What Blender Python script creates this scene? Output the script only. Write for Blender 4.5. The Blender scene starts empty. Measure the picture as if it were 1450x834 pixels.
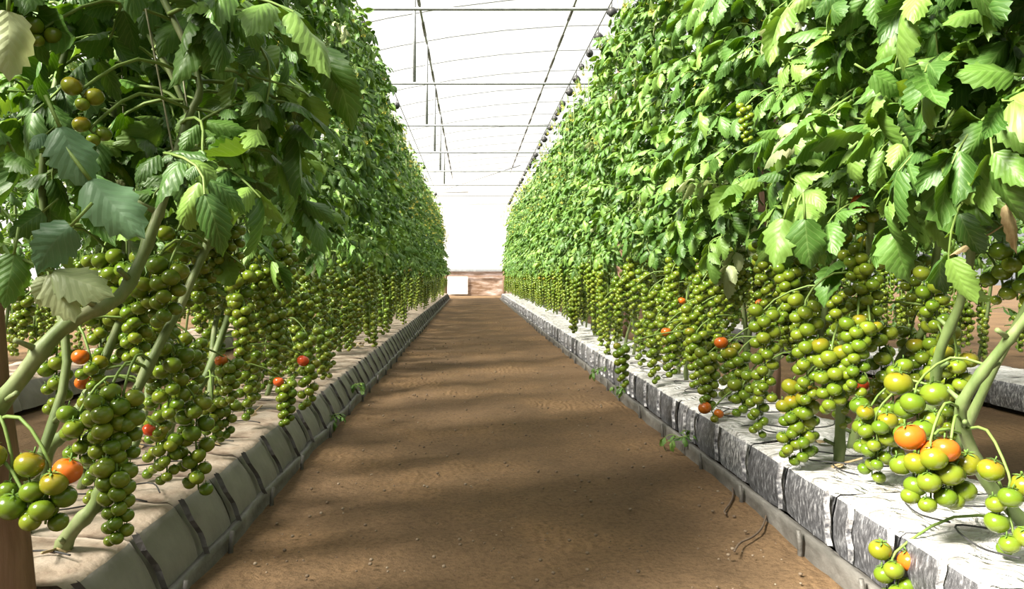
import bpy, math, random
from mathutils import Vector, Matrix, Euler, noise

R = random.Random(11)
S = bpy.context.scene
COL = S.collection
PI = math.pi

# ------------------------------------------------------------------ camera
FPX, VX, VY, EYE = 1100.0, 667.0, 390.0, 0.85
cam_d = bpy.data.cameras.new('camera')
cam = bpy.data.objects.new('camera', cam_d)
COL.objects.link(cam)
cam.location = (0, 0, EYE)
cam.rotation_euler = (PI / 2, 0, 0)
cam_d.sensor_width = 36
cam_d.lens = 36 * FPX / 1450
cam_d.shift_x = (725 - VX) / 1450
cam_d.shift_y = -(417 - VY) / 1450
cam_d.clip_start = 0.05
cam_d.clip_end = 300
S.camera = cam

# ------------------------------------------------------------------ world, sun, exposure
W = bpy.data.worlds.new('world')
S.world = W
W.use_nodes = True
bg = W.node_tree.nodes['Background']
bg.inputs[0].default_value = (0.95, 0.98, 1.0, 1)
bg.inputs[1].default_value = 0.62
sun_d = bpy.data.lights.new('sun', 'SUN')
sun_d.energy = 26.0
sun_d.angle = math.radians(19)
sun_d.color = (1.0, 0.95, 0.84)
sun = bpy.data.objects.new('sun', sun_d)
COL.objects.link(sun)
sun_dir = Vector((0.76, 0.46, -0.82)).normalized()      # the way the light travels
sun.rotation_euler = sun_dir.to_track_quat('-Z', 'Y').to_euler()
S.view_settings.view_transform = 'Standard'
S.view_settings.look = 'None'
S.view_settings.gamma = 1
S.view_settings.exposure = 0.0
S.view_settings.use_curve_mapping = False


# ------------------------------------------------------------------ helpers
def P(x, y, Y):
    """photograph pixel at depth Y metres down the aisle -> point in the greenhouse"""
    return Vector(((x - VX) / FPX * Y, Y, EYE - (y - VY) / FPX * Y))


ORD = ('first second third fourth fifth sixth seventh eighth ninth tenth eleventh twelfth thirteenth fourteenth '
       'fifteenth sixteenth seventeenth eighteenth nineteenth twentieth').split()


def nth(k):
    if k < 20:
        return ORD[k]
    n = k + 1
    return '%d%s' % (n, {1: 'st', 2: 'nd', 3: 'rd'}.get(n % 10 if n % 100 not in (11, 12, 13) else 0, 'th'))


class MB:
    """collects vertices and faces; build() links them as one mesh object"""

    def __init__(self):
        self.v, self.f, self.m, self.uv, self.rnd = [], [], [], {}, []
        self.r = 0.5

    def vert(self, p):
        self.v.append((p[0], p[1], p[2]))
        self.rnd.append(self.r)
        return len(self.v) - 1

    def face(self, idx, mat=0, uv=None):
        if uv:
            self.uv[len(self.f)] = uv
        self.f.append(tuple(idx))
        self.m.append(mat)

    def tube(self, pts, rad, n=6, mat=0, cap=True):
        pts = [Vector(p) for p in pts]
        rings = []
        up = Vector((0.31, 0.17, 0.93))
        for i, p in enumerate(pts):
            a = pts[max(i - 1, 0)]
            b = pts[min(i + 1, len(pts) - 1)]
            t = (b - a)
            t = t.normalized() if t.length > 1e-9 else Vector((0, 0, 1))
            if i == 0:
                u = t.cross(up)
                if u.length < 0.2:
                    u = t.cross(Vector((1, 0, 0)))
                u.normalize()
            else:
                u = (u - t * u.dot(t)).normalized()
            w = t.cross(u)
            r = rad[i] if isinstance(rad, (list, tuple)) else rad
            rings.append([self.vert(p + (u * math.cos(2 * PI * k / n) + w * math.sin(2 * PI * k / n)) * r) for k in range(n)])
        for a, b in zip(rings, rings[1:]):
            for k in range(n):
                self.face((a[k], a[(k + 1) % n], b[(k + 1) % n], b[k]), mat)
        if cap:
            self.face(rings[0][::-1], mat)
            self.face(rings[-1], mat)

    def box(self, lo, hi, mat=0):
        x0, y0, z0 = lo
        x1, y1, z1 = hi
        i = [self.vert(p) for p in ((x0, y0, z0), (x1, y0, z0), (x1, y1, z0), (x0, y1, z0),
                                    (x0, y0, z1), (x1, y0, z1), (x1, y1, z1), (x0, y1, z1))]
        for q in ((3, 2, 1, 0), (4, 5, 6, 7), (0, 1, 5, 4), (1, 2, 6, 5), (2, 3, 7, 6), (3, 0, 4, 7)):
            self.face([i[k] for k in q], mat)

    def ball(self, c, rx, rz, n=14, k=8, mat=0, dimple=0.0):
        c = Vector(c)
        top = self.vert(c + Vector((0, 0, rz * (1 - dimple))))
        rings = []
        for j in range(1, k):
            a = PI * j / k
            s, z = math.sin(a), math.cos(a)
            z -= dimple * max(0, z) ** 8
            rings.append([self.vert(c + Vector((rx * s * math.cos(2 * PI * i / n), rx * s * math.sin(2 * PI * i / n), rz * z))) for i in range(n)])
        bot = self.vert(c - Vector((0, 0, rz)))
        for i in range(n):
            self.face((top, rings[0][i], rings[0][(i + 1) % n]), mat)
            self.face((bot, rings[-1][(i + 1) % n], rings[-1][i]), mat)
        for a, b in zip(rings, rings[1:]):
            for i in range(n):
                self.face((a[i], b[i], b[(i + 1) % n], a[(i + 1) % n]), mat)

    def add(self, other, M, rnd=None):
        o = len(self.v)
        for p in other.v:
            q = M @ Vector(p)
            self.v.append((q.x, q.y, q.z))
        self.rnd.extend(other.rnd if rnd is None else [rnd] * len(other.v))
        for i, f in enumerate(other.f):
            if i in other.uv:
                self.uv[len(self.f)] = other.uv[i]
            self.f.append(tuple(k + o for k in f))
            self.m.append(other.m[i])

    def mesh(self, name, mats, smooth=True):
        me = bpy.data.meshes.new(name)
        me.from_pydata(self.v, [], self.f)
        for m in (mats if isinstance(mats, (list, tuple)) else [mats]):
            me.materials.append(m)
        me.polygons.foreach_set('material_index', self.m)
        if smooth:
            me.polygons.foreach_set('use_smooth', [True] * len(self.f))
        if self.uv:
            lay = me.uv_layers.new(name='uv')
            flat = []
            for i, f in enumerate(self.f):
                u = self.uv.get(i)
                for k in range(len(f)):
                    flat.extend(u[k] if u else (0.5, 0.0))
            lay.data.foreach_set('uv', flat)
        if any(x != 0.5 for x in self.rnd):
            at = me.attributes.new('rnd', 'FLOAT', 'POINT')
            at.data.foreach_set('value', self.rnd)
        me.update()
        return me

    def build(self, name, mats, parent=None, smooth=True):
        return put(name, self.mesh(name, mats, smooth), parent)


def put(name, me, parent=None, M=None):
    o = bpy.data.objects.new(name, me)
    COL.objects.link(o)
    if parent is not None:
        o.parent = parent
    if M is not None:
        o.matrix_basis = M
    return o


def empty(name, loc):
    o = put(name, None)
    o.location = loc
    o.empty_display_size = 0.1
    return o


def tag(o, label=None, cat=None, group=None, kind=None):
    for k, v in (('label', label), ('category', cat), ('group', group), ('kind', kind)):
        if v:
            o[k] = v
    return o


def smooth_path(pts, sub=4):
    pts = [Vector(p) for p in pts]
    out = []
    for i in range(len(pts) - 1):
        p0 = pts[max(i - 1, 0)]
        p1, p2 = pts[i], pts[i + 1]
        p3 = pts[min(i + 2, len(pts) - 1)]
        for k in range(sub):
            t = k / sub
            out.append(0.5 * ((2 * p1) + (p2 - p0) * t + (2 * p0 - 5 * p1 + 4 * p2 - p3) * t * t + (3 * p1 - p0 - 3 * p2 + p3) * t ** 3))
    out.append(pts[-1])
    return out


# ------------------------------------------------------------------ materials
def new_mat(name):
    m = bpy.data.materials.new(name)
    m.use_nodes = True
    nt = m.node_tree
    return m, nt, nt.nodes['Principled BSDF']


def nd(nt, kind, **kw):
    n = nt.nodes.new(kind)
    for k, v in kw.items():
        if k.startswith('i_'):
            key = k[2:]
            n.inputs[int(key) if key.isdigit() else key].default_value = v
        else:
            setattr(n, k, v)
    return n


def ramp(nt, fac, stops):
    r = nt.nodes.new('ShaderNodeValToRGB')
    el = r.color_ramp.elements
    while len(el) < len(stops):
        el.new(0.5)
    for e, (p, c) in zip(el, stops):
        e.position = p
        e.color = (*c, 1)
    nt.links.new(fac, r.inputs[0])
    return r.outputs[0]


def simple(name, stops, scale=8, rough=0.6, bump=0.2, spec=0.3, metal=0.0, stretch=(1, 1, 1), bscale=None, dist=0.01):
    m, nt, b = new_mat(name)
    tc = nd(nt, 'ShaderNodeTexCoord')
    mp = nd(nt, 'ShaderNodeMapping')
    mp.inputs['Scale'].default_value = stretch
    nt.links.new(tc.outputs['Object'], mp.inputs[0])
    n = nd(nt, 'ShaderNodeTexNoise', i_Scale=scale, i_Detail=6.0, i_Roughness=0.6)
    nt.links.new(mp.outputs[0], n.inputs['Vector'])
    nt.links.new(ramp(nt, n.outputs[0], stops), b.inputs['Base Color'])
    b.inputs['Roughness'].default_value = rough
    b.inputs['Specular IOR Level'].default_value = spec
    b.inputs['Metallic'].default_value = metal
    if bump:
        n2 = nd(nt, 'ShaderNodeTexNoise', i_Scale=bscale or scale * 3, i_Detail=5.0)
        nt.links.new(mp.outputs[0], n2.inputs['Vector'])
        bp = nd(nt, 'ShaderNodeBump', i_Strength=bump, i_Distance=dist)
        nt.links.new(n2.outputs[0], bp.inputs['Height'])
        nt.links.new(bp.outputs[0], b.inputs['Normal'])
    return m


def leaf_material(name, dark, mid, light, vein, trans=0.22):
    m, nt, b = new_mat(name)
    at = nd(nt, 'ShaderNodeAttribute', attribute_name='rnd')
    oi = nd(nt, 'ShaderNodeObjectInfo')
    add = nd(nt, 'ShaderNodeMath', operation='ADD')
    nt.links.new(at.outputs['Fac'], add.inputs[0])
    nt.links.new(oi.outputs['Random'], add.inputs[1])
    fr = nd(nt, 'ShaderNodeMath', operation='FRACT')
    nt.links.new(add.outputs[0], fr.inputs[0])
    base = ramp(nt, fr.outputs[0], [(0.0, dark), (0.55, mid), (1.0, light)])
    uv = nd(nt, 'ShaderNodeUVMap', uv_map='uv')
    sp = nd(nt, 'ShaderNodeSeparateXYZ')
    nt.links.new(uv.outputs[0], sp.inputs[0])
    # side veins sweep forward from the midrib
    off = nd(nt, 'ShaderNodeMath', operation='SUBTRACT', i_1=0.5)
    nt.links.new(sp.outputs['X'], off.inputs[0])
    ab = nd(nt, 'ShaderNodeMath', operation='ABSOLUTE')
    nt.links.new(off.outputs[0], ab.inputs[0])
    k1 = nd(nt, 'ShaderNodeMath', operation='MULTIPLY_ADD', i_1=-0.55)
    nt.links.new(ab.outputs[0], k1.inputs[0])
    nt.links.new(sp.outputs['Y'], k1.inputs[2])
    k2 = nd(nt, 'ShaderNodeMath', operation='MULTIPLY', i_1=7.0)
    nt.links.new(k1.outputs[0], k2.inputs[0])
    pp = nd(nt, 'ShaderNodeMath', operation='PINGPONG', i_1=0.5)
    nt.links.new(k2.outputs[0], pp.inputs[0])
    side = nd(nt, 'ShaderNodeMapRange', i_1=0.0, i_2=0.10, i_3=1.0, i_4=0.0)
    nt.links.new(pp.outputs[0], side.inputs[0])
    midr = nd(nt, 'ShaderNodeMapRange', i_1=0.0, i_2=0.035, i_3=1.0, i_4=0.0)
    nt.links.new(ab.outputs[0], midr.inputs[0])
    mx = nd(nt, 'ShaderNodeMath', operation='MAXIMUM')
    nt.links.new(side.outputs[0], mx.inputs[0])
    nt.links.new(midr.outputs[0], mx.inputs[1])
    sc = nd(nt, 'ShaderNodeMath', operation='MULTIPLY', i_1=0.33)
    nt.links.new(mx.outputs[0], sc.inputs[0])
    mix = nd(nt, 'ShaderNodeMix', data_type='RGBA')
    nt.links.new(sc.outputs[0], mix.inputs['Factor'])
    nt.links.new(base, mix.inputs[6])
    mix.inputs[7].default_value = (*vein, 1)
    nt.links.new(mix.outputs[2], b.inputs['Base Color'])
    b.inputs['Roughness'].default_value = 0.5
    b.inputs['Specular IOR Level'].default_value = 0.5
    qn = nd(nt, 'ShaderNodeTexVoronoi', i_Scale=7.0, feature='SMOOTH_F1')
    nt.links.new(uv.outputs[0], qn.inputs['Vector'])
    hh = nd(nt, 'ShaderNodeMath', operation='MULTIPLY_ADD', i_1=-0.5)
    nt.links.new(qn.outputs['Distance'], hh.inputs[0])
    nt.links.new(pp.outputs[0], hh.inputs[2])
    bp = nd(nt, 'ShaderNodeBump', i_Strength=0.32, i_Distance=0.005)
    nt.links.new(hh.outputs[0], bp.inputs['Height'])
    nt.links.new(bp.outputs[0], b.inputs['Normal'])
    tr = nd(nt, 'ShaderNodeBsdfTranslucent')
    hs = nd(nt, 'ShaderNodeHueSaturation', i_Hue=0.485, i_Saturation=1.15, i_Value=1.3)
    nt.links.new(mix.outputs[2], hs.inputs['Color'])
    nt.links.new(hs.outputs[0], tr.inputs[0])
    ms = nd(nt, 'ShaderNodeMixShader', i_0=trans)
    nt.links.new(b.outputs[0], ms.inputs[1])
    nt.links.new(tr.outputs[0], ms.inputs[2])
    nt.links.new(ms.outputs[0], nt.nodes['Material Output'].inputs[0])
    return m


def fruit_material(name, tops, bottoms):
    """two colour ranges by fruit, blended from shoulder to tip"""
    m, nt, b = new_mat(name)
    oi = nd(nt, 'ShaderNodeObjectInfo')
    at = nd(nt, 'ShaderNodeAttribute', attribute_name='rnd')
    add = nd(nt, 'ShaderNodeMath', operation='ADD')
    nt.links.new(at.outputs['Fac'], add.inputs[0])
    nt.links.new(oi.outputs['Random'], add.inputs[1])
    fr = nd(nt, 'ShaderNodeMath', operation='FRACT')
    nt.links.new(add.outputs[0], fr.inputs[0])
    a = ramp(nt, fr.outputs[0], [(0, tops[0]), (1, tops[1])])
    c = ramp(nt, fr.outputs[0], [(0, bottoms[0]), (1, bottoms[1])])
    tc = nd(nt, 'ShaderNodeTexCoord')
    sp = nd(nt, 'ShaderNodeSeparateXYZ')
    nt.links.new(tc.outputs['Generated'], sp.inputs[0])
    n = nd(nt, 'ShaderNodeTexNoise', i_Scale=2.0, i_Detail=2.0)
    nt.links.new(tc.outputs['Generated'], n.inputs['Vector'])
    s2 = nd(nt, 'ShaderNodeMath', operation='MULTIPLY_ADD', i_1=0.6, i_2=-0.3)
    nt.links.new(n.outputs[0], s2.inputs[0])
    s3 = nd(nt, 'ShaderNodeMath', operation='ADD')
    nt.links.new(sp.outputs['Z'], s3.inputs[0])
    nt.links.new(s2.outputs[0], s3.inputs[1])
    mr = nd(nt, 'ShaderNodeMapRange', i_1=0.3, i_2=0.85, i_3=1.0, i_4=0.0)
    nt.links.new(s3.outputs[0], mr.inputs[0])
    mix = nd(nt, 'ShaderNodeMix', data_type='RGBA')
    nt.links.new(mr.outputs[0], mix.inputs['Factor'])
    nt.links.new(a, mix.inputs[6])
    nt.links.new(c, mix.inputs[7])
    nt.links.new(mix.outputs[2], b.inputs['Base Color'])
    b.inputs['Roughness'].default_value = 0.22
    b.inputs['Specular IOR Level'].default_value = 0.45
    return m


LEAF = leaf_material('tomato_leaf', (0.034, 0.094, 0.012), (0.078, 0.175, 0.024), (0.17, 0.285, 0.05), (0.22, 0.33, 0.10))
PALE = leaf_material('pale_leaf', (0.24, 0.30, 0.14), (0.32, 0.37, 0.18), (0.40, 0.42, 0.22), (0.42, 0.46, 0.26))
GREYLEAF = leaf_material('grey_green_leaf', (0.08, 0.17, 0.08), (0.10, 0.20, 0.10), (0.13, 0.24, 0.12), (0.18, 0.28, 0.17), 0.25)
DRY = simple('dry_leaf', [(0.3, (0.22, 0.15, 0.07)), (0.7, (0.45, 0.36, 0.2))], 30, 0.8)
STEM = simple('green_stem', [(0.3, (0.075, 0.115, 0.032)), (0.52, (0.13, 0.175, 0.06)), (0.72, (0.22, 0.235, 0.12))], 14, 0.55, 0.3, 0.3, 0, (1, 1, 0.4), dist=0.004)
STALK = simple('fruit_stalk', [(0.3, (0.10, 0.17, 0.03)), (0.7, (0.17, 0.24, 0.06))], 20, 0.6, 0)
GREEN = fruit_material('green_tomato', [(0.060, 0.125, 0.007), (0.112, 0.165, 0.011)], [(0.098, 0.158, 0.010), (0.165, 0.195, 0.016)])
TURN = fruit_material('turning_tomato', [(0.145, 0.140, 0.008), (0.23, 0.125, 0.008)], [(0.155, 0.175, 0.010), (0.14, 0.185, 0.010)])
RIPE = fruit_material('orange_tomato', [(0.42, 0.085, 0.008), (0.48, 0.12, 0.01)], [(0.42, 0.13, 0.01), (0.45, 0.095, 0.01)])
RED = fruit_material('red_tomato', [(0.48, 0.045, 0.015), (0.58, 0.08, 0.015)], [(0.52, 0.06, 0.015), (0.58, 0.10, 0.02)])
CALYX = simple('calyx', [(0.3, (0.07, 0.14, 0.02)), (0.7, (0.12, 0.2, 0.04))], 20, 0.7, 0)
YELLOW = simple('yellow_blossom', [(0.3, (0.62, 0.52, 0.05)), (0.7, (0.72, 0.64, 0.14))], 20, 0.6, 0)
TWINE = simple('twine', [(0.3, (0.20, 0.20, 0.12)), (0.7, (0.3, 0.3, 0.2))], 40, 0.9, 0)
WOOD = simple('weathered_wood', [(0.25, (0.11, 0.065, 0.04)), (0.5, (0.19, 0.115, 0.075)), (0.75, (0.27, 0.17, 0.115))], 7, 0.8, 0.5, 0.2, 0, (3, 3, 0.35))
PIPE = simple('galvanised_pipe', [(0.3, (0.20, 0.21, 0.22)), (0.7, (0.34, 0.35, 0.36))], 10, 0.5, 0.1, 0.4, 0.3)
WIRE = simple('dark_wire', [(0.3, (0.10, 0.10, 0.10)), (0.7, (0.2, 0.2, 0.2))], 10, 0.6, 0)
BLACK = simple('black_plastic', [(0.3, (0.015, 0.015, 0.016)), (0.7, (0.05, 0.05, 0.05))], 15, 0.5, 0)
LINER = simple('liner_plastic', [(0.3, (0.055, 0.052, 0.045)), (0.55, (0.12, 0.112, 0.10)), (0.75, (0.22, 0.21, 0.19))], 12, 0.55, 0.5, 0.4, 0, (1, 0.5, 1))
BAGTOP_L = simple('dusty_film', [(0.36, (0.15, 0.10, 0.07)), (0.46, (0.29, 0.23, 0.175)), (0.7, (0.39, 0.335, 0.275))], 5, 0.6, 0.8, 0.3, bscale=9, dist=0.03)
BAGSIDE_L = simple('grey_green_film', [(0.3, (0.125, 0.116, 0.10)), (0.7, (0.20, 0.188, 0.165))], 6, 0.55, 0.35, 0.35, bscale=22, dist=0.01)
FOLD_SHADE_L = simple('fold_shade', [(0.3, (0.03, 0.027, 0.028)), (0.7, (0.09, 0.08, 0.075))], 14, 0.5, 0.3)  # dark colour carries the shade of the gaps between the left bags


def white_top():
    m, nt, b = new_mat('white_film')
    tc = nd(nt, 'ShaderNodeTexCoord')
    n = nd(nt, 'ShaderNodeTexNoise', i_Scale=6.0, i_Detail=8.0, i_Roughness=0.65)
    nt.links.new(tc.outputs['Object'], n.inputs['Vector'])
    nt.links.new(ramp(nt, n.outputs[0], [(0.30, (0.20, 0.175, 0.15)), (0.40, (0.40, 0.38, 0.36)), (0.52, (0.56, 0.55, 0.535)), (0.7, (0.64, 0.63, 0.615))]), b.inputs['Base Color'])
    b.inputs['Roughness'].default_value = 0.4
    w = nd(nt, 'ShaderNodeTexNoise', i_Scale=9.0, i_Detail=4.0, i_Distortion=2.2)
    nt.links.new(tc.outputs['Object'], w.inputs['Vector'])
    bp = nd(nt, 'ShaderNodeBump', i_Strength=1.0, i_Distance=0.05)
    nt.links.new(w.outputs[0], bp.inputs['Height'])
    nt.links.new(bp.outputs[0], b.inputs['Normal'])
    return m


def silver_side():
    """crumpled silver-grey film with pale flecks running down it"""
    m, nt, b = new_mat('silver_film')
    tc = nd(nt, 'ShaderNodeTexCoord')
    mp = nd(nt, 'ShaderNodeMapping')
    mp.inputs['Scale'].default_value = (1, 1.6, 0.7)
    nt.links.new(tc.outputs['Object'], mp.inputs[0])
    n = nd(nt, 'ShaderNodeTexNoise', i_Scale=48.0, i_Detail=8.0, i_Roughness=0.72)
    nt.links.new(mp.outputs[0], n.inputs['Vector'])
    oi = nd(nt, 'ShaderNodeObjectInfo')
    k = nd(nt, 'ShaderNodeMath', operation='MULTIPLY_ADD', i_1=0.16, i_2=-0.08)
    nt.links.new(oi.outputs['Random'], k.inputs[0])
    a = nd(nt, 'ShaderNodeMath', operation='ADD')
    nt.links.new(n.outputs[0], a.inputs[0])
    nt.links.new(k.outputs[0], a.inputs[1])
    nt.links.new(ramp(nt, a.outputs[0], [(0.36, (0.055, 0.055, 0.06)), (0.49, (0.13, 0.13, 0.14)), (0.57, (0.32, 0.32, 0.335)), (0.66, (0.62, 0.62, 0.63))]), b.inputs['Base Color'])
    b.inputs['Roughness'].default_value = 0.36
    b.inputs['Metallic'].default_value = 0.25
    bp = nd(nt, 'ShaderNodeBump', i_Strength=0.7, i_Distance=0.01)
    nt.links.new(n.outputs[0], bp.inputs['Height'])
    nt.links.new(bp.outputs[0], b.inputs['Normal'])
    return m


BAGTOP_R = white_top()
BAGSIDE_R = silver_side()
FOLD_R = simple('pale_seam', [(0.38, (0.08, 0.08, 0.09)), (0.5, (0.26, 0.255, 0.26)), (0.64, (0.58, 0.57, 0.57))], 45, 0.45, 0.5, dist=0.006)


def soil():
    m, nt, b = new_mat('packed_soil')
    tc = nd(nt, 'ShaderNodeTexCoord')
    n = nd(nt, 'ShaderNodeTexNoise', i_Scale=1.1, i_Detail=8.0, i_Roughness=0.62)
    nt.links.new(tc.outputs['Object'], n.inputs['Vector'])
    n3 = nd(nt, 'ShaderNodeTexNoise', i_Scale=60.0, i_Detail=4.0, i_Roughness=0.7)
    nt.links.new(tc.outputs['Object'], n3.inputs['Vector'])
    c = ramp(nt, n.outputs[0], [(0.3, (0.092, 0.060, 0.035)), (0.5, (0.132, 0.084, 0.046)), (0.7, (0.20, 0.122, 0.062))])
    c2 = ramp(nt, n3.outputs[0], [(0.35, (0.62, 0.60, 0.58)), (0.5, (1, 1, 1)), (0.72, (1.25, 1.25, 1.22))])
    mu = nd(nt, 'ShaderNodeMix', data_type='RGBA', blend_type='MULTIPLY')
    mu.inputs['Factor'].default_value = 0.8
    nt.links.new(c, mu.inputs[6])
    nt.links.new(c2, mu.inputs[7])
    nt.links.new(mu.outputs[2], b.inputs['Base Color'])
    b.inputs['Roughness'].default_value = 0.9
    b.inputs['Specular IOR Level'].default_value = 0.12
    n2 = nd(nt, 'ShaderNodeTexNoise', i_Scale=9.0, i_Detail=9.0, i_Roughness=0.68)
    nt.links.new(tc.outputs['Object'], n2.inputs['Vector'])
    wv = nd(nt, 'ShaderNodeTexWave', i_Scale=7.0, i_Distortion=9.0, i_Detail=2.0)
    nt.links.new(tc.outputs['Object'], wv.inputs['Vector'])
    msk = nd(nt, 'ShaderNodeMapRange', i_1=0.5, i_2=0.64, i_3=0.0, i_4=0.22)
    nt.links.new(n.outputs[0], msk.inputs[0])
    wm = nd(nt, 'ShaderNodeMath', operation='MULTIPLY_ADD')
    nt.links.new(wv.outputs['Fac'], wm.inputs[0])
    nt.links.new(msk.outputs[0], wm.inputs[1])
    nt.links.new(n2.outputs[0], wm.inputs[2])
    bp = nd(nt, 'ShaderNodeBump', i_Strength=0.8, i_Distance=0.03)
    nt.links.new(wm.outputs[0], bp.inputs['Height'])
    nt.links.new(bp.outputs[0], b.inputs['Normal'])
    return m


SOIL = soil()
PEBBLE = simple('pebble', [(0.3, (0.07, 0.05, 0.035)), (0.5, (0.14, 0.10, 0.065)), (0.7, (0.32, 0.26, 0.19))], 3, 0.8, 0)


def film(name, clear, tint=(0.95, 0.95, 0.93)):
    m, nt, b = new_mat(name)
    tp = nd(nt, 'ShaderNodeBsdfTransparent')
    tl = nd(nt, 'ShaderNodeBsdfTranslucent')
    tl.inputs[0].default_value = (*tint, 1)
    ms = nd(nt, 'ShaderNodeMixShader', i_0=1 - clear)
    nt.links.new(tp.outputs[0], ms.inputs[1])
    nt.links.new(tl.outputs[0], ms.inputs[2])
    nt.links.new(ms.outputs[0], nt.nodes['Material Output'].inputs[0])
    return m


FILM = film('greenhouse_film', 0.87)
END_FILM = film('white_end_film', 0.2)
ntE = END_FILM.node_tree
dfE = nd(ntE, 'ShaderNodeBsdfDiffuse')
dfE.inputs[0].default_value = (0.93, 0.93, 0.92, 1)
msE = nd(ntE, 'ShaderNodeMixShader', i_0=0.45)
ntE.links.new(ntE.nodes['Material Output'].inputs[0].links[0].from_socket, msE.inputs[1])
ntE.links.new(dfE.outputs[0], msE.inputs[2])
ntE.links.new(msE.outputs[0], ntE.nodes['Material Output'].inputs[0])
FILM_OLD = film('old_film', 0.05, (0.62, 0.50, 0.42))
FILM_PANEL = END_FILM

# ------------------------------------------------------------------ the greenhouse shell
END = 33.0
XL, XR = -7.0, 12.0
ROOF_APEX_X, ROOF_A, ROOF_Z = 2.5, 0.026, 5.27


def roof_z(x):
    return ROOF_Z - ROOF_A * (x - ROOF_APEX_X) ** 2


def ground():
    m = MB()
    xs = [-40, -20, -9, -6, -4.5, -3.5, -2.5, -1.8, -1.3]
    x = -1.0
    while x < 1.25:
        xs.append(x)
        x += 0.045
    xs += [1.6, 2.2, 3, 4, 6, 9, 14, 24, 45]
    ys = [-30, -12, -5, -2, 0, 0.6]
    y = 1.0
    while y < 34:
        ys.append(y)
        y += 0.035 * max(1, y * 0.55)
    ys += [45, 70]
    rows = []
    for y in ys:
        r = []
        for x in xs:
            z = 0.0
            if -1.1 < x < 1.3 and y > 0.5:
                z = 0.020 * noise.noise(Vector((x * 2.2, y * 1.5, 3.1))) + 0.010 * noise.noise(Vector((x * 7, y * 5, 9))) \
                    + 0.004 * noise.noise(Vector((x * 19, y * 15, 1)))
                z += 0.012 * math.exp(-((x - 0.95) / 0.1) ** 2) + 0.012 * math.exp(-((x + 0.72) / 0.1) ** 2)
                z = min(z, 0.03) - 0.012
            r.append(m.vert((x, y, z)))
        rows.append(r)
    for a, b in zip(rows, rows[1:]):
        for i in range(len(xs) - 1):
            m.face((a[i], a[i + 1], b[i + 1], b[i]))
    tag(m.build('floor', SOIL), kind='structure', label='packed brown soil path between the two rows')


ground()


def ceiling():
    m = MB()
    n = 24
    rows = []
    ys = (-5, 4, 12, 20, 28, END)
    for y in ys:
        rows.append([m.vert((XL + (XR - XL) * i / n, y, roof_z(XL + (XR - XL) * i / n) + 0.05)) for i in range(n + 1)])
    for a, b in zip(rows, rows[1:]):
        for i in range(n):
            m.face((a[i], b[i], b[i + 1], a[i + 1]))
    tag(m.build('ceiling', FILM), kind='structure', label='arched roof of bright translucent greenhouse film')


ceiling()


def sheet(name, pts, mat, label):
    m = MB()
    m.face([m.vert(p) for p in pts])
    return tag(m.build(name, mat, smooth=False), kind='structure', label=label)


sheet('wall_left', [(XL, -5, 0), (XL, END, 0), (XL, END, roof_z(XL)), (XL, -5, roof_z(XL))], FILM, 'translucent film side wall behind the shaded rows')
sheet('wall_right', [(XR, -5, 0), (XR, END, 0), (XR, END, roof_z(XR)), (XR, -5, roof_z(XR))], FILM, 'translucent film side wall behind the sunlit rows')
BZ = 1.06
wb = MB()
n = 24
lo = [wb.vert((XL + (XR - XL) * i / n, END, BZ)) for i in range(n + 1)]
hi = [wb.vert((XL + (XR - XL) * i / n, END, roof_z(XL + (XR - XL) * i / n) + 0.05)) for i in range(n + 1)]
for i in range(n):
    wb.face((lo[i], lo[i + 1], hi[i + 1], hi[i]))
wall_back = tag(wb.build('wall_back', END_FILM), kind='structure', label='bright film end wall of the greenhouse')
# lower band of old crumpled sheeting, one white panel in it, rail and dark posts
m = MB()
nx, nz = 60, 6
g = [[m.vert((-4 + 10 * i / nx, END + 0.0 + 0.06 * noise.noise(Vector((i * 0.9, j * 0.8, 2))), BZ * j / nz)) for i in range(nx + 1)] for j in range(nz + 1)]
for j in range(nz):
    for i in range(nx):
        m.face((g[j][i], g[j][i + 1], g[j + 1][i + 1], g[j + 1][i]))
OLDSHEET = simple('old_sheeting', [(0.38, (0.26, 0.16, 0.10)), (0.5, (0.50, 0.36, 0.28)), (0.62, (0.78, 0.64, 0.60))], 2.2, 0.7, 0.6, 0.2, 0, (0.6, 1, 2.2))
nt = OLDSHEET.node_tree
tl = nd(nt, 'ShaderNodeBsdfTranslucent')
nt.links.new(nt.nodes['Principled BSDF'].inputs['Base Color'].links[0].from_socket, tl.inputs[0])
ms = nd(nt, 'ShaderNodeMixShader', i_0=0.5)
nt.links.new(nt.nodes['Principled BSDF'].outputs[0], ms.inputs[1])
nt.links.new(tl.outputs[0], ms.inputs[2])
nt.links.new(ms.outputs[0], nt.nodes['Material Output'].inputs[0])
tag(m.build('sheeting', OLDSHEET, wall_back), label='crumpled pinkish brown lower sheeting')
m = MB()
m.box((-1.0, END - 0.12, 0.06), (-0.14, END - 0.10, 0.80))
tag(m.build('panel', FILM_PANEL, wall_back, False), label='white lower panel')
m = MB()
m.box((-4, END - 0.10, BZ - 0.04), (6, END - 0.04, BZ + 0.05))
tag(m.build('trim_1', PIPE, None, False), kind='structure', label='grey rail across the end wall above the sheeting')
m = MB()
m.box((-4, END - 0.10, 0.80), (6, END - 0.06, 0.84))
m.build('lower_rail', WOOD, wall_back, False)

# ------------------------------------------------------------------ roof frame
def pipe_thing(name, pts, r, label, cat, mat=PIPE, group=None, n=8):
    c = Vector(pts[0])
    m = MB()
    m.tube([Vector(p) - c for p in pts], r, n)
    o = m.build(name, mat)
    o.location = c
    return tag(o, label, cat, group)


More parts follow.
